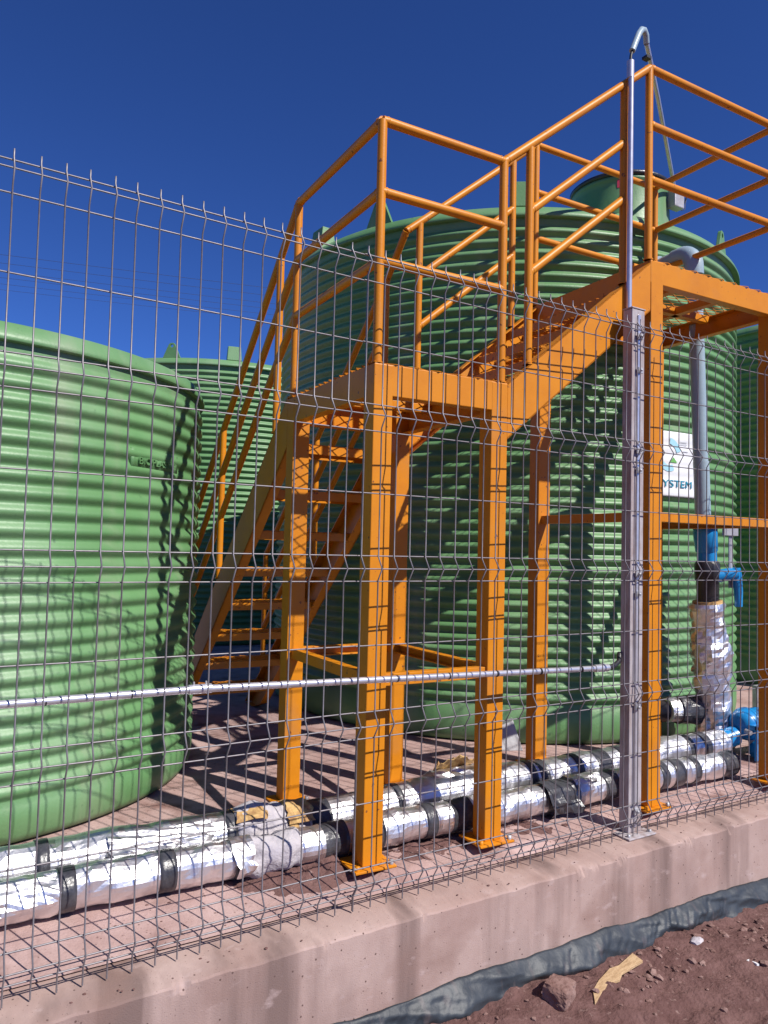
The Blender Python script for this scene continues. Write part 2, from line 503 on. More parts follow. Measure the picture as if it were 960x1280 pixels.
# galvanised post
t = thing('fence_post', 'square galvanised fence post with base plate beside the orange platform leg', 'fence post', (2.32, .05, .06))
mb = MB(); mb.box((-.038, -.030, .006), (.038, .019, 2.115)); mb.build('post_tube', M['post'], t, bevel=.004)
mb = MB(); mb.box((-.041, -.033, 2.115), (.041, .0195, 2.121)); mb.build('post_cap', M['post'], t, bevel=.002)
mb = MB(); mb.box((-.008, -.036, .03), (.008, -.0305, 2.09)); mb.build('clamp_strip', M['conduit'], t, bevel=.001)
mb = MB(); mb.box((-.085, -.075, 0), (.075, .055, .0065)); mb.build('base_plate', M['post'], t, bevel=.002)
for i, z in enumerate((.09, .50, .95, 1.03, 1.45, 1.53, 1.86, 2.0)):
    mb = MB(); mb.box((-.017, -.042, z - .012), (.017, -.0365, z + .012))
    o = mb.build('post_clip', M['grey'], t, bevel=.001)
    mb = MB(); mb.lathe([(0, -.008), (.0055, -.008), (.0055, 0), (0, 0)], (0, -.042, z), 10, axis='y'); mb.build('bolt', M['grey'], o)
for sx in (-.065, .058):
    mb = MB(); mb.lathe([(.007, .0068), (.007, .016), (0, .016)], (sx, -.055, 0), 8); mb.build('anchor_bolt', M['grey'], t)

# horizontal conduit tied to the fence
t = thing('horizontal_conduit', 'long thin steel conduit tied level along the inside of the mesh fence', 'conduit', (-1.4, .02, .77))
mb = MB(); mb.tube([(0, 0, 0), (1.93, .006, -.003)], .0105, 14); mb.build('conduit_pipe', M['conduit'], t)
mb = MB(); mb.tube([(1.93, .006, -.003), (3.555, .016, -.048)], .0105, 14); mb.build('conduit_pipe', M['conduit'], t)
mb = MB(); mb.tube([(1.895, .006, -.003), (1.96, .006, -.003)], .0135, 14); cp = mb.build('coupling', M['conduit'], t)
for dx in (1.91, 1.945):
    mb = MB(); mb.tube([(dx, .006, .009), (dx, .006, .018)], .003, 8); mb.build('screw', M['grey'], cp)
mb = MB(); mb.tube([(3.50, .016, -.047), (3.575, .016, -.048)], .0145, 14); mb.tube([(3.545, .016, -.047), (3.552, .016, -.047)], .017, 14); mb.build('end_fitting', M['conduit'], t)
mb = MB(); mb.tube([(3.575, .016, -.048), (3.61, .018, -.045), (3.655, .03, -.03), (3.675, .045, .0)], .010, 12); mb.build('black_gland', M['black'], t)
for i in range(13):
    x = .9 + i * .21
    mb = MB(); mb.tube([(x, .006 if x < 1.93 else .010, -.003 - max(0, x - 1.93) * .0277)] * 1 + [(x + .004, .006 if x < 1.93 else .010, -.003 - max(0, x - 1.93) * .0277)], .0118, 12)
    mb.build('wire_tie', M['black'], t)

# upright conduit with cable loop over to the tank
t = thing('upright_conduit', 'tall thin galvanised conduit rising behind the fence post with a bent hose at its top', 'conduit', (2.334, .082, .065))
mb = MB(); mb.tube([(0, 0, 0), (0, .001, 1.6), (.004, .002, 3.20)], .0115, 14); mb.build('conduit_pipe', M['conduit'], t)
mb = MB(); mb.tube([(.004, .006, 3.13), (.004, .006, 3.205)], .0158, 14); mb.build('coupling', M['conduit'], t)
mb = MB(); mb.tube([(.004, .006, 3.20), (.006, .006, 3.23), (.016, .006, 3.262)], .006, 8); mb.build('bare_cable', M['cable'], t)
hose = [(.014, .006, 3.255), (.035, .008, 3.30), (.062, .012, 3.352), (.085, .016, 3.382), (.108, .022, 3.392), (.130, .030, 3.383), (.146, .04, 3.358)]
mb = MB(); mb.tube(hose, .0135, 12); mb.build('bent_hose', M['greyblue'], t)
e = Vector((3.735, .93, 3.44)) - Vector((2.334, .082, .065)); a = Vector(hose[-1])
mb = MB(); mb.tube([a, a.lerp(e, .33) + Vector((0, 0, .02)), a.lerp(e, .66) + Vector((0, 0, .012)), e], .0115, 10); mb.build('slanting_conduit', M['conduit'], t)
mb = MB(); mb.box(a + Vector((.0, -.004, -.062)), a + Vector((.03, .024, -.050))); mb.build('tie_knot', M['black'], t)

# ------------------------------------------------------------------ orange staircase
PHI = -0.044079
ORG = T((1.272, .369, 0))
st = thing('access_staircase', 'orange steel staircase with mesh landing, handrails and upper platform beside the big tank', 'staircase', ORG, PHI)
HL, HP, HR, R2_, R1_ = 1.867, 2.571, .947, .668, .398
L1, W1, UF, UE = .63, .86, 1.478, 2.48
LW = .08
OR = M['orange']


def sb(mb, name, bevel=0, m=None, parent=None):
    return mb.build(name, m or OR, parent or st, s=S, bevel=bevel)


def leg(u, v, z1, name='leg'):
    mb = MB()
    mb.box((u - .0012, v - .0012, .008), (u + LW + .0012, v + LW + .0012, z1))
    o = sb(mb, name, .0035)
    q = MB(); q.box((u - .045, v - .035, 0), (u + LW + .045, v + LW + .035, .009)); pp = sb(q, 'base_plate', .002, parent=o)
    for du in (-.03, LW + .03):
        q = MB(); q.lathe([(0, .024), (.009, .024), (.009, .009)], (u + du, v - .018, 0), 8); sb(q, 'bolt', parent=o, m=M['grey'] if du > 0 else OR)
    return o


for uu, vv in ((0, 0), (L1 - LW, 0), (0, W1 - LW), (L1 - LW, W1 - LW)): leg(uu, vv, HL - .0015)
for uu, vv in ((UF, 0), (UF, W1 - LW), (UE - LW, 0), (UE - LW, W1 - LW)): leg(uu, vv, HP - .0015)
# the right-hand legs of the platform stand at its end


def frame(u0, u1, v0, v1, z, h, joists):
    fl, tk = .05, .007
    for (p0, p1, out) in (((u0, v0, z), (u1, v0, z), (0, -1, 0)), ((u0 + .002, v1, z), (u1 - .002, v1, z), (0, 1, 0)),
                          ((u0, v0 + .004, z - .001), (u0, v1 - .004, z - .001), (-1, 0, 0)), ((u1, v0 + .004, z - .001), (u1, v1 - .004, z - .001), (1, 0, 0))):
        mb = MB(); mb.channel(p0, p1, h, fl, tk, out); sb(mb, 'frame_beam', .0025)
    for u in joists:
        mb = MB(); mb.box((u, v0 + .052, z - .045), (u + .045, v1 - .052, z - .003)); sb(mb, 'joist', .002)


def expanded(mb, u0, u1, v0, v1, z, lw=.10, sw=.050, w=.0042, h=.003):
    nseg = int(round((u1 - u0) / (lw / 2))); nrow = int(round((v1 - v0) / (sw / 2)))
    du = (u1 - u0) / nseg; dv = (v1 - v0) / nrow
    for r in range(nrow):
        for i in range(nseg):
            a = (i + r) % 2
            va = v0 + dv * (r + (1 if a else 0)); vb = v0 + dv * (r + (0 if a else 1))
            ua, ub = u0 + i * du, u0 + (i + 1) * du
            za = z + (h if a else 0); zb = z + (0 if a else h)
            p = [(ua, va - w / 2, za), (ub, vb - w / 2, zb), (ub, vb + w / 2, zb), (ua, va + w / 2, za)]
            b = len(mb.v)
            mb.v += p + [(q[0], q[1], q[2] + .0028) for q in p]
            mb.f += [(b, b + 1, b + 5, b + 4), (b + 2, b + 3, b + 7, b + 6), (b + 3, b + 2, b + 1, b), (b + 4, b + 5, b + 6, b + 7)]
            mb.s += [False] * 4
    return mb


frame(0, L1, 0, W1, HL, .12, ())
mb = MB(); expanded(mb, -.004, L1 - .006, -.004, W1 - .006, HL + .001); sb(mb, 'landing_grating')
for vj in (.36, .59):
    mb = MB(); mb.box((.008, vj - .02, HL - .045), (L1 - .008, vj + .02, HL - .004)); sb(mb, 'joist', .002)
frame(UF - .004, UE, 0, W1, HP, .11, (UF + .33, UF + .66))
mb = MB(); expanded(mb, UF + .012, UE + .005, -.006, W1 + .004, HP + .001); sb(mb, 'platform_grating')
mb = MB(); mb.box((UF + .05, W1 / 2 - .02, HP - .045), (UE - .052, W1 / 2 + .02, HP - .004)); sb(mb, 'joist', .002)

# upper flight
zt = lambda u: HL + (u - L1) * (HP - HL) / (UF - L1) * .985
VT = .235
for v, out in ((.0, -1), (W1, 1)):
    mb = MB()
    tk, fl = .008, .05
    u0, u1 = L1 + .0015, UF - .0055
    for (a, b, z0, z1) in ((0, tk, 0, VT), (0, fl, 0, tk), (0, fl, VT - tk, VT)):
        va, vb = v - out * a * 1, v - out * b
        lo, hi = min(va, vb), max(va, vb)
        mb.hexa([(u0, lo, zt(u0) - z1), (u1, lo, zt(u1) - z1), (u1, hi, zt(u1) - z1), (u0, hi, zt(u0) - z1),
                 (u0, lo, zt(u0) - z0), (u1, lo, zt(u1) - z0), (u1, hi, zt(u1) - z0), (u0, hi, zt(u0) - z0)])
    o = sb(mb, 'stringer')
    for uu in (.95, 1.28):
        q = MB(); q.lathe([(0, 0), (.011, 0), (.011, -out * .006), (0, -out * .006)], (uu, v - out * (tk + .001), zt(uu) - .09), 10, axis='y'); sb(q, 'bolt', parent=o, m=M['black'])


def tread(u0, u1, v0, v1, z, along):
    """angle-iron frame with a mesh infill"""
    mb = MB(); a = .028; hh = .042; tk = .005
    if along == 'u':      # long side runs in v
        mb.box((u0, v0, z - hh), (u0 + tk, v1, z)); mb.box((u0 + tk, v0, z - tk), (u0 + a, v1, z))
        mb.box((u1 - tk, v0, z - hh), (u1, v1, z)); mb.box((u1 - a, v0, z - tk), (u1 - tk, v1, z))
    else:
        mb.box((u0, v0, z - hh), (u1, v0 + tk, z)); mb.box((u0, v0 + tk, z - tk), (u1, v0 + a, z))
        mb.box((u0, v1 - tk, z - hh), (u1, v1, z)); mb.box((u0, v1 - a, z - tk), (u1, v1 - tk, z))
    o = sb(mb, 'tread')
    q = MB(); expanded(q, u0, u1, v0, v1, z + .001, w=.0045, h=.004); sb(q, 'tread_mesh', parent=o)
    return o


for k in (1, 2, 3):
    z = HL + k * (HP - HL) / 4
    uc = L1 + k * (UF - L1) / 4
    tread(uc + .012, min(uc + .215, UF - .02), .0085, W1 - .0085, z - .012, 'u')

# lower flight
VB = W1 + .03
SL = .88
zl = lambda v: HL - SL * (v - VB) - .01
VE = VB + (HL) / SL - .03
for u, out in ((0, -1), (L1, 1)):
    mb = MB(); tk, fl = .008, .055; VT2 = .25
    v0, v1 = W1 + .003, VE
    for (a, b, z0, z1) in ((0, tk, 0, VT2), (0, fl, 0, tk), (0, fl, VT2 - tk, VT2)):
        ua, ub = u - out * a, u - out * b
        lo, hi = min(ua, ub), max(ua, ub)
        zz = lambda v, d: max(.002, zl(v) - d)
        n = 14
        vv = lin(v0, v1, n)
        for i in range(n - 1):
            p, q = vv[i], vv[i + 1]
            mb.hexa([(lo, p, zz(p, z1)), (hi, p, zz(p, z1)), (hi, q, zz(q, z1)), (lo, q, zz(q, z1)),
                     (lo, p, zz(p, z0) + .0004), (hi, p, zz(p, z0) + .0004), (hi, q, zz(q, z0) + .0004), (lo, q, zz(q, z0) + .0004)])
    sb(mb, 'stringer')
for k in range(1, 9):
    z = HL - k * HL / 9
    vc = VB + (HL - z) / SL - .15
    tread(.0085, L1 - .0085, vc - .10, vc + .115, z, 'v')

# rails
RR = .0185


def rail(name, *path, r=RR):
    mb = MB(); mb.tube(path, r, 14)
    for a, b in ((path[0], path[1]), (path[-1], path[-2])):     # weld bead at each end
        a, b = Vector(a), Vector(b); d = (b - a).normalized()
        mb.tube([a + d * .015, a + d * .021, a + d * .027], [r * .98, r * 1.13, r * .98], 12)
    return sb(mb, name)


def post(u, v, z0, z1):
    mb = MB(); mb.tube([(u, v, z0), (u, v, z1)], RR, 14)
    mb.tube([(u, v, z0), (u, v, z0 + .006)], RR * 1.25, 14)
    return sb(mb, 'rail_post')


o_ = .02
FLp, FRp, BLp, BRp = (o_, o_), (L1 - .022, o_), (o_, W1 - .02), (L1 - .022, W1 - .02)
for p in (FLp, FRp, BLp): post(p[0], p[1], HL + .002, HL + HR)
post(.012, 1.04, zl(1.04), zl(1.04) + .885)
post(.012, 1.90, zl(1.90), zl(1.90) + .885)
post(.012, 2.75, zl(2.75), zl(2.75) + .885)
post(L1 - .012, 1.04, zl(1.04), zl(1.04) + .885)
post(L1 - .012, 1.90, zl(1.90), zl(1.90) + .885)
post(L1 - .012, 2.75, zl(2.75), zl(2.75) + .885)
TZ = lambda dz: HL + dz
ZR = lambda v, h: zl(v) + .885 - (HR - h) * .95
for h, nm in ((HR, 'handrail'), (R2_, 'mid_rail'), (R1_, 'mid_rail')):
    # landing front
    rail(nm, (FLp[0], o_, TZ(h)), (FRp[0], o_, TZ(h)))
    # landing left, then down the lower flight
    rail(nm, (FLp[0], o_, TZ(h)), (o_, W1 - .02, TZ(h)))
    rail(nm, (o_, W1 - .02, TZ(h)), (.012, 1.04, ZR(1.04, h)), (.012, 2.75, ZR(2.75, h)))
    # right rail of lower flight
    z0 = TZ(h)
    if h == HR:
        rail(nm, (L1 - .012, W1 - .02, z0), (L1 - .012, 1.04, ZR(1.04, h)), (L1 - .012, 2.75, ZR(2.75, h)))
    else:
        rail(nm, (L1 - .012, 1.04, ZR(1.04, h)), (L1 - .012, 2.75, ZR(2.75, h)))
    # upper flight, front and back
    zu = lambda u: HL + h + (u - L1) * (HP - HL) / (UF - L1)
    ub = .70
    if h == HR:
        rail(nm, (FRp[0], o_, TZ(h)), (UF, o_, HP + h))
        rail(nm, (L1 - .012, W1 - .02, TZ(h)), (UF, W1 - .02, HP + h))
    else:
        rail(nm, (.75, o_, zu(.75)), (1.311, o_, zu(1.311)))
        rail(nm, (ub, W1 - .02, zu(ub)), (1.311, W1 - .02, zu(1.311)))
    # upper platform
    rail(nm, (UF, o_, HP + h), (UE - .02, o_, HP + h))
    rail(nm, (UF, W1 - .02, HP + h), (UE - .02, W1 - .02, HP + h))
    rail(nm, (UE - .02, o_, HP + h), (UE - .02, W1 - .02, HP + h))
zu = lambda u: HL + HR + (u - L1) * (HP - HL) / (UF - L1)
post(.75, o_, zt(.75), zu(.75)); post(1.311, o_, zt(1.311), zu(1.311))
post(.70, W1 - .02, zt(.70), zu(.70)); post(1.311, W1 - .02, zt(1.311), zu(1.311))
post(UF, o_, HP + .002, HP + HR); post(UF, W1 - .02, HP + .002, HP + HR)
post(UE - .02, o_, HP + .002, HP + HR); post(UE - .02, W1 - .02, HP + .002, HP + HR)


def brace(a, b, h=.045, t=.006, dirv=(0, 1, 0)):
    a, b = Vector(a), Vector(b); d = Vector(dirv)
    mb = MB(); mb.channel(a, b, h, .04, t, d); sb(mb, 'brace', .0015)


zb = .70
brace((0.02, LW, zb), (0.02, W1 - LW, zb), dirv=(-1, 0, 0)); brace((L1 - .02, LW, zb), (L1 - .02, W1 - LW, zb), dirv=(1, 0, 0))
brace((LW, .01, zb), (L1 - LW, .01, zb), dirv=(0, -1, 0)); brace((LW, W1 - .01, zb), (L1 - LW, W1 - .01, zb), dirv=(0, 1, 0))
zb = 1.372
brace((UF + .02, LW, zb), (UF + .02, W1 - LW, zb), dirv=(-1, 0, 0)); brace((UE - .02, LW, zb), (UE - .02, W1 - LW, zb), dirv=(1, 0, 0))
brace((UF + LW, .01, zb), (UE - LW, .01, zb), dirv=(0, -1, 0))

# ------------------------------------------------------------------ tanks
GR = M['green']
PITCHR = .0705


def tank_profile(R, z0, zr, amp=.022, npr=10, lip=.020):
    p = [(0, 0), (R - .05, 0), (R - .02, .012), (R - .006, .04), (R, .09), (R, z0 - .02)]
    n = int(round((zr - z0) / PITCHR))
    for i in range(n * npr + 1):
        ph = i / npr
        p.append((R - amp + amp * ((.5 - .5 * math.cos(2 * PI * ph)) ** .8) + .001, z0 + i * (zr - z0) / (n * npr)))
    p += [(R - .018, zr + .012), (R - .018, zr + .045), (R + lip - .002, zr + .047), (R + lip, zr + .05), (R + lip, zr + .062), (R + lip - .006, zr + .075), (R - .028, zr + .122), (R - .05, zr + .130),
          (R - .35, zr + .17), (R * .5, zr + .25), (R * .2, zr + .32), (0, zr + .34)]
    return p


def lug_tri(mb_, R, z, a, w=.105):
    """triangular lifting ear with an eye, standing on the rim; long side tangential"""
    ca, sa = math.cos(a), math.sin(a)
    r0 = R - .06
    poly = [(-w, 0), (w, 0), (.038, .158), (.02, .175), (-.02, .175), (-.038, .158)]
    f0 = lambda s, h: ((r0 - .012 * 1) * ca - s * sa, (r0 - .012) * sa + s * ca, z + h)
    f1 = lambda s, h: ((r0 + .014) * ca - s * sa, (r0 + .014) * sa + s * ca, z + h)
    # ring of quads around the eye
    n = 16; hole = [(.016 * math.cos(2 * PI * i / n), .14 + .016 * math.sin(2 * PI * i / n)) for i in range(n)]

    def onpoly(ang):
        d = (math.cos(ang), math.sin(ang)); best = 9
        for i in range(len(poly)):
            (x1, y1), (x2, y2) = poly[i], poly[(i + 1) % len(poly)]
            y1 -= .14; y2 -= .14
            ex, ey = x2 - x1, y2 - y1
            den = d[0] * ey - d[1] * ex
            if abs(den) < 1e-9: continue
            tt = (x1 * ey - y1 * ex) / den; uu = (x1 * d[1] - y1 * d[0]) / den
            if tt > 0 and -1e-6 <= uu <= 1 + 1e-6: best = min(best, tt)
        return (d[0] * best, .14 + d[1] * best)
    angs = sorted(set([2 * PI * i / 28 for i in range(28)] + [math.atan2(y - .14, x) % (2 * PI) for x, y in poly]))
    hole = [(.018 * math.cos(q), .14 + .018 * math.sin(q)) for q in angs]; outer = [onpoly(q) for q in angs]
    n = len(angs)
    vs = [f0(*q) for q in hole] + [f0(*q) for q in outer] + [f1(*q) for q in hole] + [f1(*q) for q in outer]
    fs = []
    for i in range(n):
        j = (i + 1) % n
        fs += [(i, j, n + j, n + i), (2 * n + i, 3 * n + i, 3 * n + j, 2 * n + j), (i, 2 * n + i, 2 * n + j, j), (n + i, n + j, 3 * n + j, 3 * n + i)]
    mb_.add(vs, fs)


def lug_box(mb_, R, z, a, w=.085, h=.17, d=.13):
    ca, sa = math.cos(a), math.sin(a)
    P = lambda r, s, zz: (r * ca - s * sa, r * sa + s * ca, zz)
    r1, r0 = R - .035, R - .035 - d
    mb_.hexa([P(r0, -w, z), P(r1, -w, z), P(r1, w, z), P(r0, w, z), P(r0 + .02, -w * .88, z + h), P(r1 - .02, -w * .88, z + h), P(r1 - .02, w * .88, z + h), P(r0 + .02, w * .88, z + h)])


def make_tank(label, c, R, z0, zr, lugs, seg=220, body=None, roof=None, amp=.025, lip=.02, group='ribbed green water tanks'):
    t = thing('water_tank', label, 'water tank', T((c[0], c[1], 0)), 0, group)
    if body is None:
        pr = tank_profile(R, z0, zr, amp, lip=lip)
        k = [i for i, q in enumerate(pr) if q[1] >= zr + .045 and q[0] > R][0]
        mb = MB(); mb.lathe(pr[:k], seg=seg); body = mb.mesh('tank_body', s=S)
        mb = MB(); mb.lathe(pr[k - 1:], seg=seg); roof = mb.mesh('tank_roof', s=S)
    ob('tank_body', body, GR, t); rf = ob('tank_roof', roof, GR, t)
    zt_ = zr + .135
    for a, kind in lugs:
        mb = MB()
        (lug_tri if kind == 't' else lug_box)(mb, R, zt_ - .005, math.radians(a))
        mb.build('lifting_lug' if kind == 't' else 'rim_block', GR, t, s=S, bevel=.004)
    return t, body, roof


MC, MR, MZ = (4.08, 2.97), 1.87, 3.215
main, bmesh_, rmesh_ = make_tank('largest ribbed green tank, tall behind the orange staircase with a manhole on its roof', MC, MR, .24, MZ,
                                 [(-157, 't'), (-125.6, 'b'), (-70, 't'), (-178, 'b'), (-20, 'b'), (30, 't'), (80, 'b'), (130, 't')])
# manhole
hx, hy = 3.955 - MC[0], 1.55 - MC[1]
mb = MB(); mb.lathe([(.36, MZ + .12), (.335, MZ + .20), (.326, MZ + .40), (.326, 3.655), (.333, 3.662), (.333, 3.68), (.32, 3.685)], (hx, hy, 0), 64); mb.build('manhole_neck', GR, main, s=S)
mb = MB(); mb.lathe([(.32, 3.682), (.340, 3.686), (.345, 3.706), (.33, 3.718), (.28, 3.73), (0, 3.75)], (hx, hy, 0), 64); mb.build('manhole_lid', M['black'], main, s=S)
ang = math.atan2(-.83, -.55)
px, py = hx + .33 * math.cos(ang - .25), hy + .347 * math.sin(ang - .25)
mb = MB()
vs = []
for zz in (3.60, 3.655):
    for k in range(7):
        aa = math.radians(-142) + .02 * k
        vs.append((hx + .3285 * math.cos(aa), hy + .3285 * math.sin(aa), zz))
mb.add(vs, [(k, k + 1, k + 8, k + 7) for k in range(6)], True); lb = mb.build('warning_label', M['red'], main, s=S)
# sign
a0, a1 = math.radians(-103.5), math.radians(-86.6)


def bend_pt(c, R, a, z): return (R * math.cos(a), R * math.sin(a), z)


mb = MB(); n = 28
wv = lambda zz, a: .0035 + .0015 * math.sin(zz * 2 * PI / PITCHR)
vs = [(bend_pt(0, MR + wv(zz, 0), a0 + (a1 - a0) * k / n, zz)) for zz in lin(1.545, 1.965, 40) for k in range(n + 1)]
mb.add(vs, [(j * (n + 1) + k, j * (n + 1) + k + 1, (j + 1) * (n + 1) + k + 1, (j + 1) * (n + 1) + k) for j in range(39) for k in range(n)], True)
sign = mb.build('sign_panel', M['white'], main, s=S); tag(sign, 'white printed sign on the tank wall')
sm = sign.modifiers.new('thick', 'SOLIDIFY'); sm.thickness = .003


def wrap_text(body, size, a_left, z, R, m, parent, ext=.001, name='lettering', spacing=1.0, width=None):
    tm = text_mesh(body, size, ext, spacing)
    xs_ = [v.co.x for v in tm.vertices]; w0, w1 = min(xs_), max(xs_)
    k = (width / (w1 - w0)) if width else 1
    for v in tm.vertices:
        a = a_left + (v.co.x - w0) * k / R
        r = R + v.co.z
        v.co = Vector((r * math.cos(a), r * math.sin(a), z + v.co.y)) * S
    tm.name = name
    tm.materials.clear()
    return ob(name, tm, m, parent)


RS = MR + .0075
wrap_text('SYSTEM', .064, math.radians(-97.9), 1.607, RS, M['teal'], sign, width=.318)


def wrap_poly(poly, R, m, parent, name='logo_mark'):
    mb = MB(); mb.add([bend_pt(0, R, math.radians(-94) + x / R, z) for x, z in poly], [tuple(range(len(poly)))])
    return mb.build(name, m, parent, s=S)


def arc(r0, r1, d0, d1, cx, cz, n=12):
    o = [(cx + r1 * math.cos(math.radians(d0 + (d1 - d0) * i / n)), cz + r1 * math.sin(math.radians(d0 + (d1 - d0) * i / n))) for i in range(n + 1)]
    return o + [(cx + r0 * math.cos(math.radians(d1 + (d0 - d1) * i / n)), cz + r0 * math.sin(math.radians(d1 + (d0 - d1) * i / n))) for i in range(n + 1)]


for q in (arc(.085, .125, 20, 80, -.04, 1.80), arc(.055, .095, 215, 300, -.03, 1.80)):
    # strips are concave: add as quads
    mb = MB(); n_ = len(q) // 2
    pts = [bend_pt(0, RS, math.radians(-94) + x / RS, z) for x, z in q]
    mb.add(pts, [(i, i + 1, 2 * n_ - 2 - i, 2 * n_ - 1 - i) for i in range(n_ - 1)]); mb.build('logo_mark', M['paleblue'], sign, s=S)
wrap_poly([(-.02, 1.765), (.045, 1.765), (.01, 1.80)], RS, M['leafgreen'], sign)
for k, (x, z, w) in enumerate(((.07, 1.90, .07), (.07, 1.885, .07), (.10, 1.84, .05))):
    wrap_poly([(x, z), (x + w, z), (x + w, z + .004), (x, z + .004)], RS, M['greyprint'], sign, 'small_print')
# junction box on the manhole
t = thing('junction_box', 'small grey junction box with loose wires beside the roof manhole', 'junction box', (3.735, .92, 3.36))
mb = MB(); mb.box((-.045, -.03, -.055), (.045, .03, .055)); mb.build('box_body', M['grey'], t, bevel=.006)
mb = MB(); mb.tube([(.0, 0, .055), (0, 0, .09)], .013, 10); mb.build('gland', M['black'], t)
mb = MB()
for k in range(4):
    a = k * .9
    mb.tube([(.045, 0, .03 - k * .02), (.075, -.02 * math.cos(a), .05 - k * .03), (.10, .02 * math.sin(a), .03 - k * .02), (.12, .01, .05 + .01 * k)], .0022, 5)
mb.build('loose_wire', M['cable'], t)
mb = MB(); mb.box((-.02, .03, -.02), (.02, .10, .0)); mb.build('box_bracket', M['grey'], t)

make_tank('distant ribbed green tank seen in the gap between the near left tank and the stairs', (3.392, 8.203), MR, .24, MZ,
          [(-103 - 24, 't'), (-104, 'b'), (-80, 't'), (-60, 'b'), (20, 't'), (90, 'b'), (160, 't')], body=bmesh_, roof=rmesh_)
make_tank('ribbed green tank in shade at the right edge of the picture', (8.284, 2.189), MR, .24, MZ,
          [(-130, 'b'), (170, 't'), (-80, 't'), (0, 'b'), (90, 't')], body=bmesh_, roof=rmesh_)
LC, LR = (-.11, 2.49), 1.352
left, _, _ = make_tank('low wide green tank nearest the camera at left, behind the mesh fence', LC, LR, .17, 1.885, [(100, 't'), (190, 't'), (140, 'b')], seg=260, amp=.019, lip=.006)
# embossed word on its side
wrap_text('BIOPLASTIC', .045, math.atan2(1.384 - LC[1], .664 - LC[0]), 1.520, LR + .001, GR, left, ext=.006, name='embossed_lettering', width=.285)
mb = MB()
vs = [bend_pt(0, LR - .0045, math.atan2(1.384 - LC[1], .664 - LC[0]) - .03 + .27 * k / 16, zz) for zz in (1.490, 1.590) for k in range(17)]
mb.add(vs, [(k, k + 1, k + 18, k + 17) for k in range(16)], True)
o = mb.build('emboss_plate', GR, left, s=S); sm = o.modifiers.new('t', 'SOLIDIFY'); sm.thickness = .01; sm.offset = -1

# ------------------------------------------------------------------ insulated pipes on the ground


def crumple(P, amp, seed=0):
    a = noise.fractal(P * 6 + Vector((seed, 0, 0)), 1.0, 2, 3)
    b = abs(noise.noise(P * 15 + Vector((0, seed, 0)))) * 2 - .6
    return amp * (a * .8 + b * .4)


def sleeve(name, m, parent, org, path, r, x0, x1, amp=.006, seg=30, seed=0, flat=True, endr=1.0, step=.012):
    """piece of a pipe jacket between stations x0 and x1 of a path function path(x)->Vector"""
    n = max(3, int(abs(x1 - x0) / step)); vs, fs = [], []
    for i in range(n + 1):
        x = x0 + (x1 - x0) * i / n
        c = path(x); t = (path(x + .01) - path(x - .01)).normalized()
        side = t.cross(Vector((0, 0, 1)))
        if side.length < .1: side = Vector((1, 0, 0))
        side.normalize(); up = side.cross(t)
        rr = r * (endr if i in (0, n) else 1)
        for j in range(seg):
            a = 2 * PI * j / seg
            d = side * math.cos(a) + up * math.sin(a)
            P = c + d * rr
            q = rr + crumple(P, amp, seed) * (1 if 0 < i < n else .4)
            P = c + d * q
            vs.append(P)
    for i in range(n):
        for j in range(seg): fs.append((i * seg + j, i * seg + (j + 1) % seg, (i + 1) * seg + (j + 1) % seg, (i + 1) * seg + j))
    fs += [tuple(range(seg))[::-1], tuple(range(n * seg, n * seg + seg))]
    mb = MB(); mb.add(vs, fs, not flat)
    return mb.build(name, m, parent, org=org, s=S)


def insulated(label, path, r, pieces, org, seed):
    t = thing('insulated_pipe', label, 'pipe', T(org), 0, 'foil wrapped pipes on the yard')
    for (k, x0, x1) in pieces:
        if k == 'f': sleeve('foil_wrap', M['foil'], t, org, path, r, x0, x1, .012, seed=seed + x0, seg=26, step=.022)
        elif k == 't': sleeve('tape_band', M['tape'], t, org, path, r + .003, x0, x1, .003, seed=seed + x0, flat=False)
        elif k == 'b': sleeve('black_wrap', M['tape'], t, org, path, r + .001, x0, x1, .009, seed=seed + x0)
        elif k == 'm': sleeve('foam_sleeve', M['foam'], t, org, path, r + .006, x0, x1, .030, seed=seed + x0, flat=False)
        elif k == 'y': sleeve('yellowed_foam', M['oldfoam'], t, org, path, r + .004, x0, x1, .026, seed=seed + x0, flat=False)
        elif k == 'p': sleeve('bare_pipe', M['greyblue'], t, org, path, r * .8, x0, x1, .0, seed=seed, flat=False)
    return t


def p1(x): return Vector((x, .560 - .022 * x + .006 * math.sin(x * 3), .064 + .003 * math.sin(x * 5)))


def p2(x): return Vector((x, .725 - .006 * x + .010 * math.sin(x * 2.6 + 1), .084 + .005 * math.sin(x * 4)))


def pieces(bands, x0, x1, special=()):
    """fill with foil between given (kind,a,b)"""
    out = []; cur = x0
    for (k, a, b) in sorted(bands, key=lambda q: q[1]):
        if a > cur: out.append(('f', cur, a))
        out.append((k, a, b)); cur = b
    if cur < x1: out.append(('f', cur, x1))
    return out


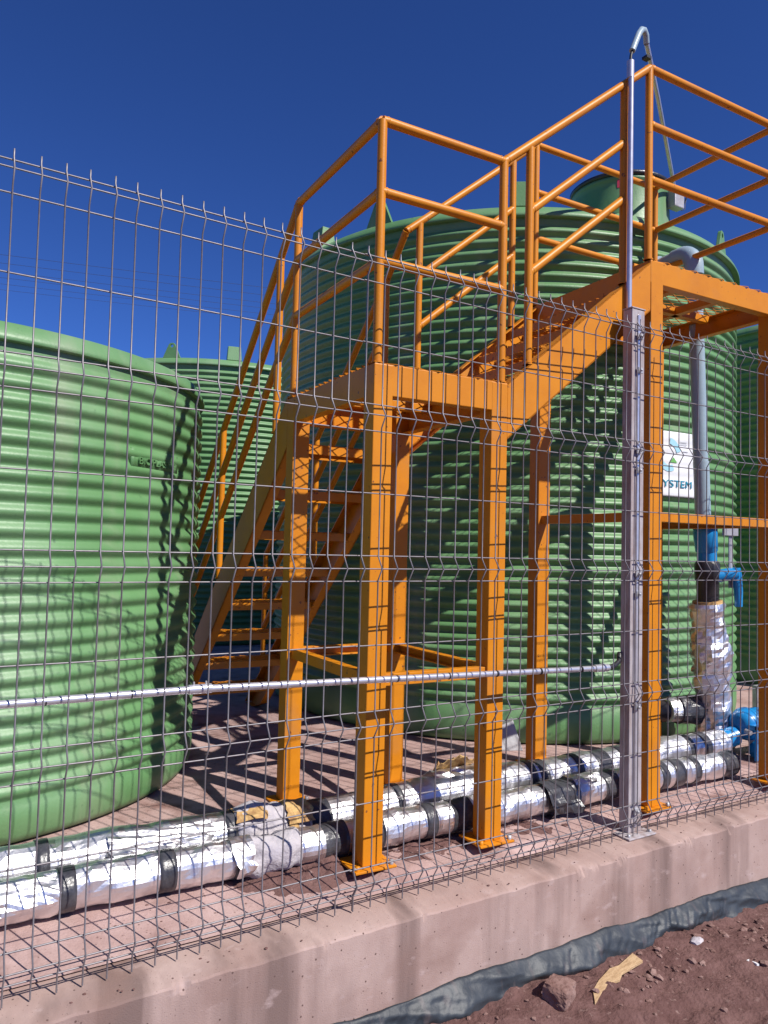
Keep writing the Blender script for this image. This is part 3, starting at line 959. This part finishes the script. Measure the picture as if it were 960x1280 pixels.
f1 = pieces([('t', -.55, -.49), ('t', -.12, -.06), ('t', .265, .315), ('t', .575, .63), ('t', .835, .87), ('m', .87, 1.08), ('b', 1.175, 1.275), ('t', 1.40, 1.43), ('t', 1.625, 1.675), ('b', 1.755, 1.86), ('t', 1.92, 1.95),
             ('b', 2.275, 2.40), ('p', 2.40, 2.47), ('b', 2.635, 2.73), ('t', 3.02, 3.075), ('t', 3.12, 3.195), ('t', 3.27, 3.31), ('b', 3.50, 3.62)], -1.2, 3.62)
pf = insulated('front foil wrapped pipe on the ground, nearest the fence', p1, .066, f1, (0, .57, .07), 3)
f2 = pieces([('t', -.4, -.34), ('t', .22, .26), ('t', .86, .90), ('m', .90, 1.10), ('y', 1.10, 1.14), ('m', 1.14, 1.19), ('b', 1.20, 1.29), ('t', 1.60, 1.63), ('t', 2.35, 2.39), ('b', 2.41, 2.47), ('t', 2.66, 2.70), ('b', 2.80, 2.90), ('t', 2.98, 3.04),
             ('b', 3.50, 3.54), ('t', 3.62, 3.68)], -1.2, 3.86)
pb = insulated('rear foil wrapped pipe on the ground, running behind the front one', p2, .080, f2, (0, .78, .08), 11)


# loose flaps of foil and tape
def flap(name, m, parent, org, pts, th=.0015):
    n = len(pts) // 2
    mb = MB(); mb.add(pts, [(i, i + 1, n + i + 1, n + i) for i in range(n - 1)])
    o = mb.build(name, m, parent, org=org, s=S)
    s_ = o.modifiers.new('t', 'SOLIDIFY'); s_.thickness = th
    return o


def curved_flap(parent, org, path, r, xa, xb, a0, a1, lift, m, seed, name='loose_flap', na=10, nx=12):
    vs = []
    for i in range(nx + 1):
        x = xa + (xb - xa) * i / nx; c = path(x)
        for j in range(na + 1):
            a = math.radians(a0 + (a1 - a0) * j / na)
            e = noise.fractal(Vector((x * 14, j * .4, seed)), .9, 2, 3)
            q = r + .006 + lift * (j / na) ** 2 * (1 + .8 * e) + .006 * e
            zz = c.z + math.sin(a) * q
            vs.append((x + .02 * e * j / na, c.y - math.cos(a) * q, max(.006, zz)))
    mb = MB(); mb.add(vs, [(i * (na + 1) + j, i * (na + 1) + j + 1, (i + 1) * (na + 1) + j + 1, (i + 1) * (na + 1) + j) for i in range(nx) for j in range(na)])
    o = mb.build(name, m, parent, org=org, s=S); s_ = o.modifiers.new('t', 'SOLIDIFY'); s_.thickness = .0012
    return o


curved_flap(pb, (0, .78, .08), p2, .082, .44, .80, 60, 8, .020, M['foil'], 1)
curved_flap(pf, (0, .57, .07), p1, .064, .02, .26, 80, -8, .010, M['foil'], 2)
curved_flap(pb, (0, .78, .08), p2, .084, 1.80, 2.12, 150, 50, .03, M['foil'], 5)
curved_flap(pb, (0, .78, .08), p2, .084, 1.86, 2.08, 150, 85, .055, M['oldfoam'], 6)
curved_flap(pf, (0, .57, .07), p1, .066, 2.26, 2.44, 100, -45, .035, M['tape'], 7)
curved_flap(pf, (0, .57, .07), p1, .066, 2.44, 2.62, 120, 40, .012, M['foil'], 8)
curved_flap(pb, (0, .78, .08), p2, .080, .90, 1.02, 130, 40, .02, M['oldfoam'], 9)
curved_flap(pb, (0, .78, .08), p2, .084, 1.10, 1.20, 110, 20, .012, M['oldfoam'], 10)
curved_flap(pf, (0, .57, .07), p1, .065, .82, .90, 100, -30, .008, M['foil'], 12)

# ------------------------------------------------------------------ riser pipe at the tank
org = (3.9, .83, 0)
t = thing('riser_pipe', 'grey pipe coming down the big tank through blue fittings into a crumpled foil sleeve', 'pipe', T(org))


def rb(mb, name, m, bevel=0, parent=None): return mb.build(name, m, parent or t, org=org, s=S, bevel=bevel)


bendp = []
z0 = 3.02; top = Vector((3.822, 1.14, z0)); d = (Vector((3.78, .82, z0)) - top).normalized()
cb = top + d * (.32 - .10)
for k in range(9):
    a = k / 8 * PI / 2
    bendp.append(cb + d * .10 * math.sin(a) + Vector((0, 0, -.10 * (1 - math.cos(a)))))
mb = MB(); mb.tube([top, cb], .047, 20); rb(mb, 'stub_pipe', M['greyblue'])
mb = MB(); mb.tube([cb - d * .05] + bendp + [bendp[-1] + Vector((.003, 0, -.05))], .056, 20); rb(mb, 'elbow', M['greyblue'])
mb = MB(); mb.tube([cb - d * .20, cb - d * .17], .062, 20); rb(mb, 'flange', M['greyblue'])
dn = bendp[-1]
mb = MB(); mb.tube([dn, (3.812, .82, 2.4), (3.856, .825, 1.72)], .043, 20); rb(mb, 'down_pipe', M['greyblue'])
mb = MB(); mb.tube([(3.858, .825, 1.74), (3.865, .825, 1.66), (3.885, .825, 1.30)], .046, 20); rb(mb, 'down_pipe', M['greyblue'])
mb = MB(); mb.tube([(3.90, .825, 1.35), (3.901, .825, 1.335), (3.902, .825, 1.30), (3.915, .825, 1.20), (3.916, .825, 1.19)], [.055, .070, .070, .064, .055], 24); rb(mb, 'blue_adaptor', M['blue'])
mb = MB(); mb.tube([(3.916, .825, 1.205), (3.918, .825, 1.16), (3.92, .825, 1.13)], [.056, .058, .056], 24); rb(mb, 'blue_ring', M['blue'])
mb = MB(); mb.tube([(3.92, .825, 1.14), (3.921, .825, 1.12), (3.925, .825, 1.03), (3.926, .825, 1.02), (3.93, .825, .90)], [.062, .074, .074, .066, .064], 24); rb(mb, 'black_union', M['black'])
mb = MB(); mb.tube([(3.93, .825, .93), (3.934, .825, .88)], .052, 20); rb(mb, 'blue_collar', M['blue'])
mb = MB(); mb.box((3.80, .74, 1.335), (3.97, .90, 1.352)); mb.box((3.95, .73, 1.295), (4.09, .745, 1.36)); rb(mb, 'bracket_plate', M['grey'], .002)
mb = MB(); mb.box((4.02, .745, .98), (4.055, .752, 1.30)); rb(mb, 'bracket_strip', M['grey'], .002)
mb = MB(); mb.tube([(3.93, .80, 1.04), (4.0, .75, 1.06), (4.05, .72, 1.065)], [.038, .038, .040], 14)
mb.tube([(4.045, .72, 1.10), (4.05, .715, 1.05), (4.058, .71, .96), (4.062, .71, .87)], [.028, .030, .026, .022], 12); rb(mb, 'lever_handle', M['blue'])


def rp(x):   # sleeve axis, parameter = height
    return Vector((4.035 - .115 * x, .83, x))


mb = MB(); sleeve('foam_collar', M['oldfoam'], t, org, lambda x: rp(x), .085, .90, .86, .010, flat=False)
sleeve('foil_wrap', M['foil'], t, org, lambda x: rp(x), .100, .885, .64, .030, seed=2, endr=.93, step=.02, seg=22)
sleeve('foil_wrap', M['foil'], t, org, lambda x: rp(x) + Vector((-.012, 0, 0)), .112, .65, .36, .036, seed=4, endr=.95, step=.022, seg=22)
sleeve('foil_wrap', M['foil'], t, org, lambda x: rp(x), .106, .37, .27, .03, seed=7, step=.02, seg=22)
sleeve('foil_wrap', M['foil'], t, org, lambda x: rp(x), .110, .30, .02, .036, seed=9, endr=.9, step=.02, seg=24)

# black wrapped outlet between tank and riser
org2 = (3.85, .95, .23)
t = thing('outlet_pipe', 'black taped pipe bend joining the tank outlet to the foil sleeve', 'pipe', T(org2))
mb = MB(); mb.tube([(3.70, 1.14, .22), (3.705, 1.02, .225), (3.73, .97, .23), (3.80, .93, .235)], .065, 18); mb.build('outlet_elbow', M['black'], t, org=org2, s=S)
sleeve('black_wrap', M['tape'], t, org2, lambda x: Vector((x, .94 - .25 * (x - 3.78), .235)), .082, 3.79, 4.00, .012, seed=5)
sleeve('foil_end', M['foil'], t, org2, lambda x: Vector((x, .95 - .25 * (x - 3.75), .235)), .070, 3.72, 3.80, .012, seed=6)

# blue valve on the ground
org3 = (4.03, .62, .1)
t = thing('blue_valve', 'bright blue plastic valve on the ground at the end of the foil pipes', 'valve', T(org3))


def vb(mb, name, m=M['blue'], bevel=0): return mb.build(name, m, t, org=org3, s=S, bevel=bevel)


mb = MB(); mb.lathe([(0, -.075), (.05, -.07), (.080, -.045), (.090, 0), (.090, .04), (.082, .06), (.078, .085), (.086, .09), (.086, .13), (.06, .135), (0, .135)], (4.05, .66, .185), 32, axis='x'); vb(mb, 'valve_body')
mb = MB(); mb.lathe([(.09, 0), (.096, .004), (.096, .016), (.09, .02)], (4.05, .66, .185), 32, axis='x'); vb(mb, 'body_ring')
mb = MB(); mb.tube([(3.98, .68, .12), (3.84, .72, .085)], .056, 22); vb(mb, 'side_socket')
mb = MB(); mb.tube([(3.90, .70, .10), (3.875, .706, .095)], .064, 22); vb(mb, 'socket_ring')
mb = MB(); mb.box((3.985, .545, -.0), (4.035, .565, .20)); mb.box((3.985, .545, .17), (4.035, .66, .20)); vb(mb, 'handle', bevel=.006)
mb = MB(); mb.lathe([(0, -.05), (.045, -.045), (.055, 0), (.045, .035), (0, .04)], (4.07, .58, .05), 20, axis='x'); vb(mb, 'lower_knob')
mb = MB(); mb.tube([(4.08, .64, .12), (4.30, .62, .12)], .045, 18); vb(mb, 'outlet', M['white'])
sleeve('foil_wrap', M['foil'], t, org3, lambda x: Vector((x, .66 - .1 * (x - 4), .075)), .075, 4.16, 4.7, .012, seed=8)
mb = MB(); mb.tube([(3.965, .60, .165), (3.945, .56, .165)], .014, 8); vb(mb, 'bolt', M['grey'])

# small grey things at the tank foot
mb = MB(); mb.hexa([(2.80, 1.40, .0), (2.93, 1.34, .0), (3.0, 1.46, .0), (2.87, 1.52, .0), (2.815, 1.45, .125), (2.91, 1.41, .165), (2.97, 1.49, .165), (2.875, 1.53, .125)])
o = mb.build('grey_box', M['grey'], org=(2.9, 1.43, 0), s=S, bevel=.003, loc=T((2.9, 1.43, 0)))
tag(o, 'small sloping grey metal box on the ground at the foot of the largest tank', 'box')
mb = MB(); mb.lathe([(0, 0), (.02, 0), (.022, .05), (.0, .06)], (0, 0, 0), 12)
# grey stake beyond riser
mb = MB(); mb.box((4.72, 1.0, 0), (4.80, 1.04, .30)); o = mb.build('grey_post', M['grey'], org=(4.76, 1.02, 0), s=S, bevel=.004, loc=T((4.76, 1.02, 0)))
tag(o, 'short dark grey stake just right of the foil wrapped riser', 'stake')
# bit of torn foil and foam
for k, (x, y, lab) in enumerate(((.62, .98, 'thin torn strip of pale insulation on the slab behind the pipes at left'), (3.30, .93, 'brown scrap of insulation on top of the rear pipe near the fence post'))):
    mb = MB()
    if k == 0:
        for q in range(3): mb.tube([(x - .08 + q * .01, y + .10, .01), (x - .03, y + .05 + .01 * q, .025), (x + .02 + .01 * q, y, .01), (x + .06, y - .05, .006)], .004, 5)
    else:
        for q in range(14):
            a = random.random() * 6
            mb.tube([(x + random.uniform(-.05, .05), y - .12 + random.uniform(-.02, .02), .155), (x + random.uniform(-.05, .05), y - .12 + random.uniform(-.03, .03), .175), (x + random.uniform(-.06, .06), y - .12 + random.uniform(-.03, .03), .158)], .005, 5)
    o = mb.build('insulation_scrap', M['foam'] if k == 0 else M['oldfoam'], org=(x, y, 0), s=S, loc=T((x, y, 0)))
    tag(o, lab, 'scrap')

# ------------------------------------------------------------------ overhead wires far away
for k, z in enumerate((16.9, 16.6, 16.3, 15.95, 15.7, 15.4)):
    mb = MB()
    pts = []
    for i in range(21):
        x = -40 + 6 * i
        pts.append((x + 40, 0, .7 * ((i - 10) / 10) ** 2 + .004 * (x - 10)))
    mb.tube(pts, .009, 5, caps=False)
    o = mb.build('overhead_wire', M['cable'], loc=(-40, 68 - .25 * k * 10, z * 1.12 - .3))
    o.rotation_euler = (0, 0, -.25)
    tag(o, ('highest', 'second highest', 'third highest', 'fourth highest', 'second lowest', 'lowest')[k] + ' of the six thin overhead wires crossing the sky behind the left tank', 'wire', 'overhead wires')
